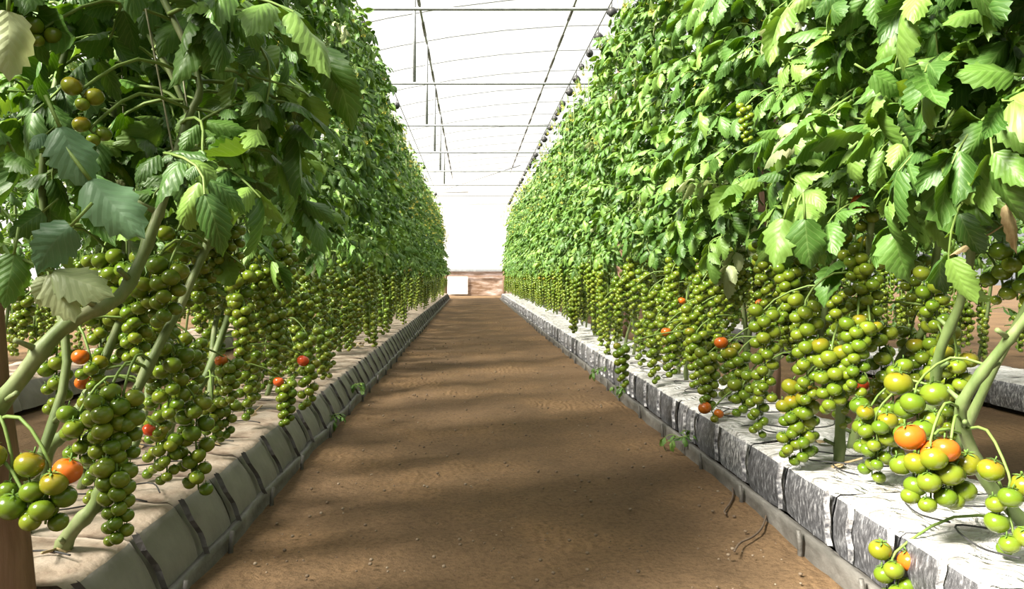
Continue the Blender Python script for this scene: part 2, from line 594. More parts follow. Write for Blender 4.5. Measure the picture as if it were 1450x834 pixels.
TIES = [7.7 + 3.0 * i for i in range(8)]
for i, y in enumerate(TIES):
    pipe_thing('tie_bar', [(-5.4, y, 3.5), (0.2, y, 3.49), (10.4, y, 3.5)], 0.017,
               'straight grey tie bar crossing under the roof, %s from the near end' % nth(i), 'tie bar')
HX, HZ = -0.78, roof_z(-0.78)
for i, y in enumerate(TIES[1:6]):
    pipe_thing('hanger_rod', [(HX, y, HZ), (HX, y, 3.52)], 0.024,
               'upright grey hanger rod between roof hoop and the %s tie bar' % nth(i + 1), 'rod')
y = 4.7
k = 0
while y < END:
    pts = [(XL + (XR - XL) * i / 20, y, roof_z(XL + (XR - XL) * i / 20)) for i in range(21)]
    pipe_thing('roof_hoop', pts, 0.010, 'thin curved grey roof hoop, %s along the aisle from the near end' % nth(k), 'hoop')
    y += 1.5
    k += 1
for hx, lab in ((HX, 'long dark roof pipe with clips running above the shaded row'), (1.66, 'long dark roof pipe with clips running above the sunlit row')):
    z = roof_z(hx) - 0.05
    p = empty('roof_pipe', (hx, 3.2, z))
    tag(p, lab, 'pipe')
    m = MB()
    m.tube([(0, 0, 0), (0, 14, 0), (0, END - 3.4, 0)], 0.018, 8)
    m.build('pipe_length', PIPE, p)
    yy = 0.7
    cm = None
    while yy < END - 4:
        if cm is None:
            cm = MB()
            cm.tube([(0, -0.35, 0), (0, 0.35, 0)], 0.026, 8)
            cm = cm.mesh('clip', WIRE)
        put('clip', cm, p, Matrix.Translation((0, yy, 0)))
        yy += 1.5
pipe_thing('crop_wire', [(-1.11, -1, 3.5), (-1.11, END, 3.5)], 0.006, 'straight crop wire over the shaded row of tomatoes', 'wire', WIRE, n=5)
pipe_thing('crop_wire', [(1.36, -1, 3.5), (1.36, END, 3.5)], 0.006, 'straight crop wire over the sunlit row of tomatoes', 'wire', WIRE, n=5)
pipe_thing('brace_wire', [P(628, 269, 31.0), P(737, 234, 31.0)], 0.022, 'slanting thin wire across the bright end wall', 'wire', PIPE, n=5)
pipe_thing('crossing_wire', [P(600, 273, 31.6), P(663, 272, 31.6)], 0.02, 'short level wire low on the bright end wall', 'wire', PIPE, n=5)

# bobbins of spare twine hooked on the crop wires
bm_ = MB()
bm_.tube([(0, 0, 0), (0, 0, -0.05), (0.012, 0, -0.075)], 0.005, 5)
bm_.ball((0, 0, -0.11), 0.045, 0.05, 10, 6)
bm_.tube([(-0.05, 0, -0.11), (0.05, 0, -0.11)], 0.02, 8)
bob = bm_.mesh('twine_bobbin', BLACK)
for side, x0, step, y0 in (('sunlit', 1.36, 0.55, 7.5), ('shaded', -1.11, 4.5, 7.9)):
    y = y0
    while y < 28:
        o = put('twine_bobbin', bob)
        o.location = (x0 - 0.0, y, 3.5)
        o.rotation_euler = (0, 0, R.uniform(0, 6.28))
        o.scale = [R.uniform(0.75, 1.15)] * 3
        tag(o, 'black twine bobbin hooked on the crop wire of the %s row' % side, 'bobbin', 'twine bobbins over the %s row' % side)
        y += step * R.uniform(0.6, 1.5)

# ------------------------------------------------------------------ wooden posts
def post(x, y, r, h, label, lean=0.0, z=0.0):
    m = MB()
    pts, rad = [], []
    for i in range(12):
        t = i / 11
        pts.append((lean * t + 0.006 * math.sin(i * 1.9), 0.006 * math.cos(i * 2.3), h * t))
        rad.append(r * (1.08 - 0.2 * t) * (1 + 0.04 * math.sin(i * 2.7)))
    m.tube(pts, rad, 14)
    o = m.build('wooden_post', WOOD)
    o.location = (x, y, z)
    return tag(o, label, 'post')


LX, RX = -1.15, 1.36           # plant lines of the two rows
LB0, LB1 = -0.85, -1.45        # shaded bags: aisle edge and rear edge
RB0, RB1 = 1.08, 1.60
post(-0.925, 1.55, 0.062, 3.4, 'thick brown wooden post standing between the two nearest dull grey bags', -0.34)
post(1.66, 4.35, 0.060, 3.4, 'brown wooden post behind the silver bags, first seen from the near end', 0.0)
post(1.67, 5.6, 0.050, 3.4, 'brown wooden post behind the silver bags, second seen from the near end', 0.0)
post(1.67, 8.6, 0.055, 3.4, 'brown wooden post behind the silver bags, third from the near end', 0.0)
post(-1.53, 5.2, 0.055, 3.4, 'brown wooden post behind the dull grey bags, beyond the thick near post', 0.0)
post(-0.95, 29.2, 0.06, 1.3, 'dark post at the far end of the shaded row', 0.0)
post(1.25, 29.2, 0.06, 1.3, 'dark post at the far end of the sunlit row', 0.0)


# ------------------------------------------------------------------ grow bags
def bag_mesh(seed, length, x0, x1, xfoot, zt, mats, bulge, crease):
    """one film-wrapped grow bag; y runs 0..length, x0 = aisle edge of the top, xfoot = aisle edge of the foot"""
    rr = random.Random(seed)
    m = MB()
    prof = []                                                   # (x, z, material) round the section
    s = 1 if x1 > x0 else -1
    for t in (0, 0.2, 0.4, 0.6, 0.8, 0.95):
        prof.append((xfoot + (x0 - xfoot) * t - s * bulge * math.sin(PI * t), 0.035 + (zt - 0.035) * t, 1))
    for t in (0.02, 0.08, 0.18, 0.32, 0.48, 0.64, 0.8, 0.93, 1.0):
        prof.append((x0 + (x1 - x0) * t, zt + 0.008 * math.sin(PI * t), 0))
    for t in (0.3, 0.7, 1.0):
        prof.append((x1, zt - (zt - 0.035) * t, 1))
    ny = 12
    e = -0.002
    rows = []
    for j in range(ny + 1):
        t = j / ny
        y = e + (length - 2 * e) * t
        pinch = (abs(2 * t - 1)) ** 6
        r = []
        for (x, z, mt) in prof:
            nn = noise.noise(Vector((x * 9 + seed * 3.1, y * 9, z * 9)))
            n2 = noise.noise(Vector((x * 24 + seed, y * 30, z * 20 + 7)))
            top = mt == 0
            dz = (0.012 * nn + crease * n2) if top else 0.0
            dx = -s * (0.007 * nn + crease * 0.6 * n2) if not top else 0.0
            r.append(m.vert((x + dx + s * 0.012 * pinch, y, max(0.03, z + dz - 0.006 * pinch * (1 if z > 0.1 else 0)))))
        rows.append(r)
    for a, b in zip(rows, rows[1:]):
        for i in range(len(prof) - 1):
            mt = 1 if prof[i + 1][2] == 1 or prof[i][2] == 1 and prof[i + 1][2] == 1 else 0
            q = (a[i], b[i], b[i + 1], a[i + 1])
            m.face(q if s < 0 else q[::-1], mt)
    m.face(rows[0] if s > 0 else rows[0][::-1], 1)
    m.face(rows[-1][::-1] if s > 0 else rows[-1], 1)
    return m.mesh('grow_bag', mats)


def seam_mesh(seed, x0, xfoot, zt, s, w, mat, lean):
    """pleat of film that stands proud of the bag's aisle face next to its end"""
    rr = random.Random(seed)
    m = MB()
    a = []
    for i in range(9):
        t = i / 8
        x = x0 + (xfoot - x0) * t - s * (0.006 + 0.005 * math.sin(PI * t))
        z = zt + 0.004 - (zt - 0.045) * t
        y = lean * t + 0.006 * math.sin(i * 1.3 + seed)
        ww = w * (1 - 0.55 * t) * rr.uniform(0.8, 1.2)
        a.append([m.vert((x, y - ww, z)), m.vert((x - s * 0.014, y, z)), m.vert((x, y + ww, z))])
    for p, q in zip(a, a[1:]):
        for i in (0, 1):
            f = (p[i], q[i], q[i + 1], p[i + 1])
            m.face(f if s > 0 else f[::-1])
    return m.mesh('film_pleat', mat, False)


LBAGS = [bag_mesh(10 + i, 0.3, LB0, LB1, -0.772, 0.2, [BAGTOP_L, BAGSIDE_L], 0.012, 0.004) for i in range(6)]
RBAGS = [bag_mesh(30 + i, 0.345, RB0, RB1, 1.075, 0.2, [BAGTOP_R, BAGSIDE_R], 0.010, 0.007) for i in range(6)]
LSEAM = [seam_mesh(i, LB0, -0.772, 0.2, -1, 0.010, FOLD_SHADE_L, R.uniform(0.0, 0.02)) for i in range(4)]
RSEAM = [seam_mesh(i + 9, RB0, 1.075, 0.2, 1, 0.008, FOLD_R, R.uniform(-0.03, 0.03)) for i in range(4)]
LBAG_Y = [1.15] + [1.63 + 0.3 * i for i in range(100)]
RBAG_Y = [1.28 + 0.35 * i for i in range(88)]


def lay_bags(ys, meshes, seams, what, row):
    k = 0
    for y in ys:
        if y > 27.5:
            break
        r = empty('grow_bag', (R.uniform(-0.006, 0.006), y, 0))
        r.rotation_euler = (0, 0, R.uniform(-0.006, 0.006))
        put('film_sleeve', R.choice(meshes), r)
        se = R.choice(seams)
        put('film_pleat', se, r, Matrix.Translation((0, 0.004, 0)))
        if y < 9 and R.random() < (0.3 if row == 'sunlit' else 0.08):
            put('film_pleat', se, r, Matrix.Translation((0, R.uniform(0.1, 0.22), 0)))
        if k < 26:
            tag(r, '%s grow bag, %s from the near end of the %s row' % (what, nth(k), row), 'grow bag', 'grow bags of the %s row' % row)
        else:
            tag(r, 'small-looking %s grow bag in the distant stretch of the %s row' % (what, row), 'grow bag', 'distant grow bags of the %s row' % row)
        k += 1


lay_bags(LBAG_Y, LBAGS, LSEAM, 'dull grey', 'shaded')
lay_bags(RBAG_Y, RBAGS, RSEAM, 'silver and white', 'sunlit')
for x0, ys, meshes, row in ((-1.93, [3.2 + 0.3 * i for i in range(26)], LBAGS, 'shaded'), (2.22, [3.2 + 0.35 * i for i in range(24)], RBAGS, 'sunlit')):
    for y in ys:
        o = put('grow_bag', R.choice(meshes))
        o.location = (x0, y, 0)
        tag(o, 'grow bag on the ground in the hidden row behind the %s row' % row, 'grow bag', 'grow bags behind the %s row' % row)


# plastic gutter strip that holds the foot of each bag row
def liner(x, s, label):
    r = empty('gutter_liner', (x, 0, 0))
    tag(r, label, 'gutter liner')
    m = MB()
    rows = []
    y = 0.6
    while y < 28:
        wob = 0.012 * noise.noise(Vector((y * 2.1, x, 0))) + 0.006 * noise.noise(Vector((y * 9, x, 4)))
        h = 0.052 + 0.010 * noise.noise(Vector((y * 3.3, x, 8)))
        rows.append([m.vert((-s * 0.012 + wob * 0.5, y, -0.02)), m.vert((-s * 0.004 + wob, y, h * 0.5)), m.vert((wob - s * 0.006, y, h)),
                     m.vert((s * 0.012 + wob, y, h)), m.vert((s * 0.035, y, 0.03)), m.vert((s * 0.05, y, 0.028))])
        y += 0.06 if y < 9 else 0.2
    for a, b in zip(rows, rows[1:]):
        for i in range(5):
            q = (a[i], b[i], b[i + 1], a[i + 1])
            m.face(q if s < 0 else q[::-1])
    m.build('liner_strip', LINER, r)
    pm = MB()
    pm.tube([(0, 0, -0.05), (-s * 0.002, 0.003, 0.03), (-s * 0.006, 0.005, 0.066)], [0.009, 0.008, 0.007], 7)
    pm = pm.mesh('peg', LINER)
    y = 1.4
    while y < 14:
        put('peg', pm, r, Matrix.Translation((-s * 0.022, y, 0)))
        y += R.uniform(0.35, 0.7)


liner(1.035, 1, 'low dark plastic gutter strip along the foot of the silver bags')
liner(-0.760, -1, 'low dark plastic gutter strip along the foot of the dull grey bags')


# ------------------------------------------------------------------ leaves
def leaflet(m, M, L, Wd, stn, cross, droop, fold, rr, teeth=True):
    """one toothed leaflet along +x of frame M"""
    rows = []
    ang = 0.0
    x = z = 0.0
    sway = rr.uniform(-0.25, 0.25)
    twist = rr.uniform(-0.9, 0.9)
    yy = 0.0
    wv = rr.uniform(0, 6)
    for i in range(stn + 1):
        t = i / stn
        w = Wd * 0.5 * (math.sin(PI * min(1, (t * 0.93 + 0.07)) ** 0.72)) ** 0.85 if t < 1 else 0.0
        if teeth and 0 < i < stn:
            w *= (1.10 if i % 2 else 0.90) * rr.uniform(0.93, 1.07)
        row = []
        c = math.cos(twist * t)
        s_ = math.sin(twist * t)
        for j in range(cross + 1):
            u = j / cross * 2 - 1
            yo = u * w
            zo = -abs(u) * w * fold - (u * u) * w * 0.3 + 0.12 * w * math.sin(wv + 8 * t + 3 * u) * (0.4 + abs(u))
            fx = 0.30 * abs(u) * L / stn * (1 if teeth and i % 2 else 0)
            p = Vector((x + fx * math.cos(ang), yy + yo * c - zo * s_, z + (zo * c + yo * s_) + fx * math.sin(ang)))
            row.append((m.vert(M @ p), (j / cross, t)))
        rows.append(row)
        ang -= droop / stn
        x += L / stn * math.cos(ang)
        z += L / stn * math.sin(ang)
        yy += sway * L / stn * t
    for a, b in zip(rows, rows[1:]):
        for j in range(cross):
            q = (a[j], b[j], b[j + 1], a[j + 1])
            m.face([k[0] for k in q], 0, [k[1] for k in q])


def frame(p, d, up):
    d = d.normalized()
    s = up.cross(d)
    if s.length < 1e-4:
        s = Vector((0, 1, 0)).cross(d)
    s.normalize()
    u = d.cross(s)
    M = Matrix((d, s, u)).transposed().to_4x4()
    M.translation = p
    return M


def compound_leaf(seed, length, stn, cross, pairs, lw, single=False):
    """a tomato leaf: rachis arching out along +x, a terminal leaflet and pairs of side leaflets"""
    rr = random.Random(seed)
    m = MB()
    m.r = 0.5
    pts = []
    a = rr.uniform(0.25, 0.75)
    x = z = 0.0
    n = 8
    bend = rr.uniform(0.8, 2.1)
    dirs = []
    for i in range(n + 1):
        pts.append(Vector((x, 0.02 * math.sin(i * 0.8 + seed), z)))
        dirs.append(Vector((math.cos(a), 0, math.sin(a))))
        x += length / n * math.cos(a)
        z += length / n * math.sin(a)
        a -= bend / n
    m.tube(pts, [0.0045 * (1 - 0.55 * i / n) for i in range(n + 1)], 4 if stn > 4 else 3, 1, cap=False)
    up = Vector((0, 0, 1))
    m.r = rr.random() * 0.3
    k = n
    d = dirs[k] + Vector((0, rr.uniform(-0.2, 0.2), -0.15))
    leaflet(m, frame(pts[k], d, up), lw * rr.uniform(1.15, 1.5), lw * rr.uniform(0.58, 0.8), stn, cross, rr.uniform(0.3, 1.5), rr.uniform(0.1, 0.6), rr)
    for q in range(pairs):
        t = 0.38 + 0.52 * q / max(1, pairs - 1)
        k = min(n - 1, int(t * n))
        for sgn in (-1, 1):
            if rr.random() < 0.06:
                continue
            dd = dirs[k] * rr.uniform(0.35, 0.75) + Vector((0, sgn * rr.uniform(0.7, 1.0), rr.uniform(-0.35, 0.15)))
            m.r = rr.random() * 0.3
            size = lw * rr.uniform(0.75, 1.1) * (0.75 + 0.35 * t)
            upv = up + Vector((rr.uniform(-0.4, 0.4), -sgn * rr.uniform(-0.4, 0.8), 0))
            p0 = pts[k] + dd.normalized() * 0.012
            leaflet(m, frame(p0, dd, upv), size, size * rr.uniform(0.44, 0.62), stn, cross, rr.uniform(0.2, 1.6), rr.uniform(0.1, 0.65), rr)
            if stn > 4 and rr.random() < 0.5 and q < pairs - 1:      # small leaflet between the pairs
                m.r = rr.random() * 0.3
                leaflet(m, frame(pts[min(k + 1, n)], dd, upv), size * 0.33, size * 0.24, 4, 2, 0.6, 0.2, rr)
    return m


NEAR_LEAF = [compound_leaf(100 + i, R.uniform(0.22, 0.33), 13, 4, 3, R.uniform(0.085, 0.12)) for i in range(12)]
NEAR_MESH = [b.mesh('leaf', [LEAF, STALK]) for b in NEAR_LEAF]
PALE_MESH = [b.mesh('leaf', [PALE, STALK]) for b in NEAR_LEAF[:3]]
MID_LEAF = [compound_leaf(200 + i, R.uniform(0.20, 0.31), 4, 2, 4, R.uniform(0.060, 0.082)) for i in range(8)]
SMALL_LEAF = [compound_leaf(230 + i, R.uniform(0.12, 0.18), 4, 2, 2, R.uniform(0.055, 0.08)) for i in range(4)]
SMALL_MESH = [b.mesh('leaf', [LEAF, STALK]) for b in SMALL_LEAF]


def leaf_matrix(p, az, pitch, scale, roll=0.0):
    return Matrix.Translation(p) @ Matrix.Rotation(az, 4, 'Z') @ Matrix.Rotation(-pitch, 4, 'Y') @ Matrix.Rotation(roll, 4, 'X') @ Matrix.Scale(scale, 4)


def canopy_spots(rr, count, z0, z1, stem, s):
    """where leaves leave the stem: (point, azimuth, pitch, size); s = side the aisle lies on (-1 or +1 in x)"""
    out = []
    for i in range(count):
        t = (i + rr.random()) / count
        z = z0 + (z1 - z0) * t
        p = stem(z)
        az = rr.uniform(0, 2 * PI)
        if rr.random() < 0.35:                              # more leaves hang into the aisle, where the light is
            az = (0 if s > 0 else PI) + rr.uniform(-1.1, 1.1)
        small = t > 0.80 and rr.random() < (t - 0.72) * 2.6
        out.append((p, az, rr.uniform(-0.7, 0.55), rr.uniform(0.8, 1.2) * (1.0 - 0.25 * max(0, t - 0.6)), rr.uniform(-0.9, 0.9), small))
    return out


# flower sprays
fl = MB()
for k in range(7):
    c = Vector((R.uniform(-0.03, 0.03), R.uniform(-0.03, 0.03), R.uniform(-0.05, 0.02)))
    fl.tube([(0, 0, 0.05), c * 0.6 + Vector((0, 0, 0.03)), c], 0.0018, 3, 1, cap=False)
    d = Vector((c.x * 10, c.y * 10, R.uniform(-1, 0.2))).normalized()
    M = frame(c, d, Vector((0, 0, 1)))
    for j in range(5):
        a = 2 * PI * j / 5
        q = [M @ Vector((0, 0, 0)), M @ Vector((0.004, 0.006 * math.cos(a + 0.5), 0.006 * math.sin(a + 0.5))),
             M @ Vector((-0.004, 0.02 * math.cos(a), 0.02 * math.sin(a))), M @ Vector((0.004, 0.006 * math.cos(a - 0.5), 0.006 * math.sin(a - 0.5)))]
        fl.face([fl.vert(x) for x in q], 0)
FLOWER = fl.mesh('flower_spray', [YELLOW, STALK])


# ------------------------------------------------------------------ tomatoes
def tomato_builder(n, k, calyx=True):
    m = MB()
    m.ball((0, 0, 0), 0.5, 0.44, n, k, 0, 0.10)
    if calyx:
        for j in range(5):
            a = 2 * PI * j / 5
            c, s_ = math.cos(a), math.sin(a)
            q = [(0, 0, 0.42), (0.16 * c - 0.05 * s_, 0.16 * s_ + 0.05 * c, 0.45), (0.36 * c, 0.36 * s_, 0.42), (0.16 * c + 0.05 * s_, 0.16 * s_ - 0.05 * c, 0.45)]
            m.face([m.vert(x) for x in q], 1)
        m.tube([(0, 0, 0.38), (0.02, 0, 0.5), (0.06, 0, 0.62)], 0.035, 4, 1)
    return m


TB = tomato_builder(16, 10)
TOM = {c: TB.mesh('tomato', [mt, CALYX]) for c, mt in (('g', GREEN), ('t', TURN), ('o', RIPE), ('r', RED))}
TOMLOW = tomato_builder(10, 7, False)
TOMTINY = tomato_builder(7, 5, False)


def truss_positions(rr, L, d, dens, face_az):
    """(offset, size) down a hanging truss, two uneven ranks of fruit"""
    n = max(3, int(L / (d * dens * 0.80)) + 1)
    out = []
    for i in range(n):
        t = i / (n - 1)
        sz = d * (1.06 - 0.35 * t) * rr.uniform(0.9, 1.08)
        az = face_az + (-1.45, 1.45, 0.0)[i % 3] + rr.uniform(-0.45, 0.45)
        q = sz * rr.uniform(0.5, 0.62)
        out.append((Vector((math.cos(az) * q, math.sin(az) * q, -t * L)), sz))
    return out


def make_truss(plant, top, L, d, dens, rr, stem_pt, ripe='', drift=None, merged=False):
    """hang one fruit truss (a part) with its tomatoes (sub-parts) on a plant"""
    base = plant.location
    top = Vector(top)
    loc = top - base
    drift = drift or Vector((rr.uniform(-0.02, 0.02), rr.uniform(-0.03, 0.03), 0))
    m = MB()
    a = Vector(stem_pt) - top
    mid = a * 0.45 + Vector((0, 0, 0.35 * min(0.12, a.length) + 0.01))
    pts = smooth_path([a, mid, Vector((0, 0, 0)), drift * 0.5 + Vector((0, 0, -L * 0.5)), drift + Vector((0, 0, -L))], 3)
    m.tube(pts, [0.0042 - 0.002 * i / len(pts) for i in range(len(pts))], 5)
    o = m.build('fruit_truss', STALK, plant)
    o.location = loc
    toward = math.atan2(-top.y, -top.x)
    pos = truss_positions(rr, L, d, dens, toward)
    for i, (p, sz) in enumerate(pos):
        c = ripe[i] if i < len(ripe) else 'g'
        p = p + drift * (i / len(pos))
        M = Matrix.Translation(p) @ Euler((rr.uniform(-0.35, 0.35), rr.uniform(-0.35, 0.35), rr.uniform(0, 6.28))).to_matrix().to_4x4() @ Matrix.Scale(sz, 4)
        t = put('tomato', TOM[c], o, M)
        if c != 'g':
            t['label'] = {'t': 'tomato turning from green to orange', 'o': 'orange tomato', 'r': 'red tomato'}[c]
    return o


def truss_block(seed, L, d, tom):
    rr = random.Random(seed)
    m = MB()
    m.tube([(0, 0, 0.10), (0, 0, 0), (0.01, 0.01, -L)], 0.004, 4, 2, cap=False)
    for p, sz in truss_positions(rr, L, d, 0.44, rr.uniform(0, 6)):
        q = rr.random()
        b = MB()
        b.add(tom, Matrix.Translation(p) @ Matrix.Scale(sz, 4), rnd=rr.random())
        if p.z > -L * 0.3 and q < 0.04:
            b.m = [3] * len(b.m)
        m.add(b, Matrix.Identity(4))
    return m


TB_MID = [truss_block(60 + i, R.uniform(0.2, 0.36), R.uniform(0.042, 0.055), TOMLOW) for i in range(6)]
MATS_T = [GREEN, CALYX, STALK, TURN]
TB_MID_MESH = [b.mesh('fruit_truss', MATS_T) for b in TB_MID]
TB_FAR = [truss_block(80 + i, R.uniform(0.2, 0.36), R.uniform(0.042, 0.055), TOMTINY) for i in range(5)]


# ------------------------------------------------------------------ plants
def stem_tube(path, r0, r1, nodes=True, sides=9):
    m = MB()
    path = [Vector(p) for p in path]
    n = len(path)
    rad = []
    for i in range(n):
        t = i / (n - 1)
        r = r0 + (r1 - r0) * min(1, t * 1.4)
        if nodes and i % 4 == 2:
            r *= 1.22
        rad.append(r)
    m.tube(path, rad, sides)
    if nodes:
        for i in range(2, n - 2, 4):
            p = path[i]
            if p.z > 0.8 + path[0].z:
                break
            a = R.uniform(0, 6.28)
            d = Vector((math.cos(a), math.sin(a), 0.5))
            m.tube([p, p + d * (rad[i] + 0.018), p + d * (rad[i] + 0.03)], [0.008, 0.0055, 0.006], 6)
    return m


plants = []       # (empty, function giving the stem point at height z, row side)


def stem_fn(path):
    path = [Vector(p) for p in path]

    def at(z):
        for a, b in zip(path, path[1:]):
            if a.z <= z <= b.z or b is path[-1]:
                t = 0 if abs(b.z - a.z) < 1e-6 else max(0, min(1, (z - a.z) / (b.z - a.z)))
                return a.lerp(b, t)
        return path[-1]
    return at


def near_plant(side, y, label, group, hero=None, leaves=96, trusses=10, z0=1.02):
    s = 1 if side == 'L' else -1                                     # x direction of the aisle
    cx = (LX if side == 'L' else RX)
    rr = random.Random(int(y * 1000) + (5 if side == 'L' else 0))
    if hero:
        low = [P(*q) for q in hero]
        top = low[-1]
    else:
        bx = cx + rr.uniform(-0.07, 0.07)
        lean = (0.42 if side == 'L' else -0.34) * rr.uniform(0.3, 1.3)
        low = [Vector((bx, y, 0.205)), Vector((bx + rr.uniform(-0.03, 0.03), y + lean * 0.15, 0.34)),
               Vector((bx + rr.uniform(-0.06, 0.06), y + lean * 0.6, 0.62)), Vector((cx + rr.uniform(-0.06, 0.06), y + lean, 0.95))]
        top = low[-1]
    cx = (-1.08 if side == 'L' else 1.40)
    up = []
    z = top.z + 0.3
    ytop = top.y + (0.12 if side == 'L' else -0.1)
    while z < 3.25:
        t = (z - top.z) / (3.25 - top.z)
        up.append(Vector((top.x + (cx - top.x) * min(1, 2 * t) + rr.uniform(-0.03, 0.03), top.y + (ytop - top.y) * t + rr.uniform(-0.03, 0.03), z)))
        z += 0.3
    path = smooth_path(low + up, 4)
    base = path[0].copy()
    pl = empty('tomato_plant', base)
    tag(pl, label, 'tomato plant', group)
    st = stem_tube([p - base for p in path], rr.uniform(0.0125, 0.016) if not hero else 0.0185, 0.006)
    st.build('stem', STEM, pl)
    tw = MB()
    pe = path[-1] - base
    tw.tube([path[len(path) // 2] - base + Vector((0.01, 0, 0)), pe + Vector((0.008, 0, 0)), Vector(((-1.11 if side == 'L' else 1.36), path[-1].y, 3.5)) - base], 0.0022, 4, cap=False)
    tw.build('twine', TWINE, pl)
    f = stem_fn(path)
    for p, az, pit, sc, roll, small in canopy_spots(rr, leaves, z0, 3.3, f, s):
        if (p.y < 1.5 and p.z > 2.3):
            continue
        mesh = rr.choice(SMALL_MESH) if small else (rr.choice(PALE_MESH) if rr.random() < 0.012 else rr.choice(NEAR_MESH))
        if not small and p.y < 3.2:
            sc *= 1.1
        elif p.y > 4.2:
            sc *= 0.86
        put('leaf', mesh, pl, Matrix.Translation(-base) @ leaf_matrix(p, az, pit, sc, roll))
    for k in range(4):
        p = f(rr.uniform(1.9, 3.2)) + Vector((s * rr.uniform(0.0, 0.24), rr.uniform(-0.15, 0.15), 0)) - base
        put('flower_spray', FLOWER, pl, Matrix.Translation(p))
    plants.append((pl, f, side, base.y))
    for k in range(trusses):
        z = rr.uniform(0.44, 0.98) if k else rr.uniform(0.85, 1.0)
        L = rr.uniform(0.16, 0.34)
        L = min(L, z - 0.23)
        q = f(min(1.1, z + 0.08))
        top = Vector((f(z).x + s * rr.uniform(-0.14, 0.27), q.y + rr.uniform(-0.2, 0.2), z))
        if top.y < (2.1 if side == 'L' else 2.4):
            continue
        ripe = ''
        if z < 0.75 and rr.random() < 0.16:
            ripe = rr.choice(('t', 'ot', 'o', 'r', 'tt'))
        if y < 6.6:
            make_truss(pl, top, L, rr.uniform(0.042, 0.055), 0.46, rr, q, ripe)
        else:
            o = put('fruit_truss', rr.choice(TB_MID_MESH), pl, Matrix.Translation(top - base))
            o['kind'] = 'stuff'
    return pl


def far_variant(seed, s, detail):
    """leaf wall and fruit curtain of a plant seen from afar"""
    rr = random.Random(seed)
    fol, fru = MB(), MB()
    stem = lambda z: Vector((rr.uniform(-0.05, 0.05) - s * 0.10 * (z - 1.0), rr.uniform(-0.1, 0.1), z))
    for p, az, pit, sc, roll, small in canopy_spots(rr, 118, 0.80, 3.12, stem, s):
        fol.add(rr.choice(SMALL_LEAF if small else MID_LEAF), leaf_matrix(p, az, pit, sc, roll), rnd=rr.random() * 0.8)
    fol.m = [(1 if m_ == 1 else 0) for m_ in fol.m]
    flm = MB()
    for k in range(4):
        flm.add(fl, Matrix.Translation((s * rr.uniform(0.05, 0.3), rr.uniform(-0.2, 0.2), rr.uniform(1.5, 3.05))) @ Matrix.Scale(1.0, 4))
    flm.m = [2 if m_ == 0 else 1 for m_ in flm.m]
    fol.add(flm, Matrix.Identity(4))
    for k in range(11):
        z = rr.uniform(0.30, 0.80)
        fru.add(rr.choice(TB_FAR), Matrix.Translation((s * rr.uniform(-0.1, 0.22), rr.uniform(-0.22, 0.22), z)) @ Matrix.Rotation(rr.uniform(0, 6), 4, 'Z'))
    # keep fruit above the bag
    st = MB()
    st.tube([(0, 0, 0), (0.02, s * 0.08, 0.4), (0, s * 0.2, 0.9), (0, s * 0.2, 3.0)], [0.013, 0.012, 0.01, 0.006], 6)
    return (fol.mesh('foliage', [LEAF, STALK, YELLOW]), fru.mesh('fruit_trusses', MATS_T), st.mesh('stem', STEM))


FARV = {s: [far_variant(300 + i + (50 if s > 0 else 0), s, True) for i in range(4)] for s in (1, -1)}


def far_plant(x, y, s, label, group):
    pl = empty('tomato_plant', (x, y, 0.2))
    tag(pl, label, 'tomato plant', group)
    fo, fr, st = R.choice(FARV[s])
    sc = R.uniform(0.96, 1.04)
    for nm, me, kd in (('foliage', fo, 'stuff'), ('fruit_trusses', fr, 'stuff'), ('stem', st, None)):
        o = put(nm, me, pl, Matrix.Diagonal((1, R.choice((-1, 1)) if nm != 'stem' else 1, sc, 1)))
        if kd:
            o['kind'] = kd
    return pl


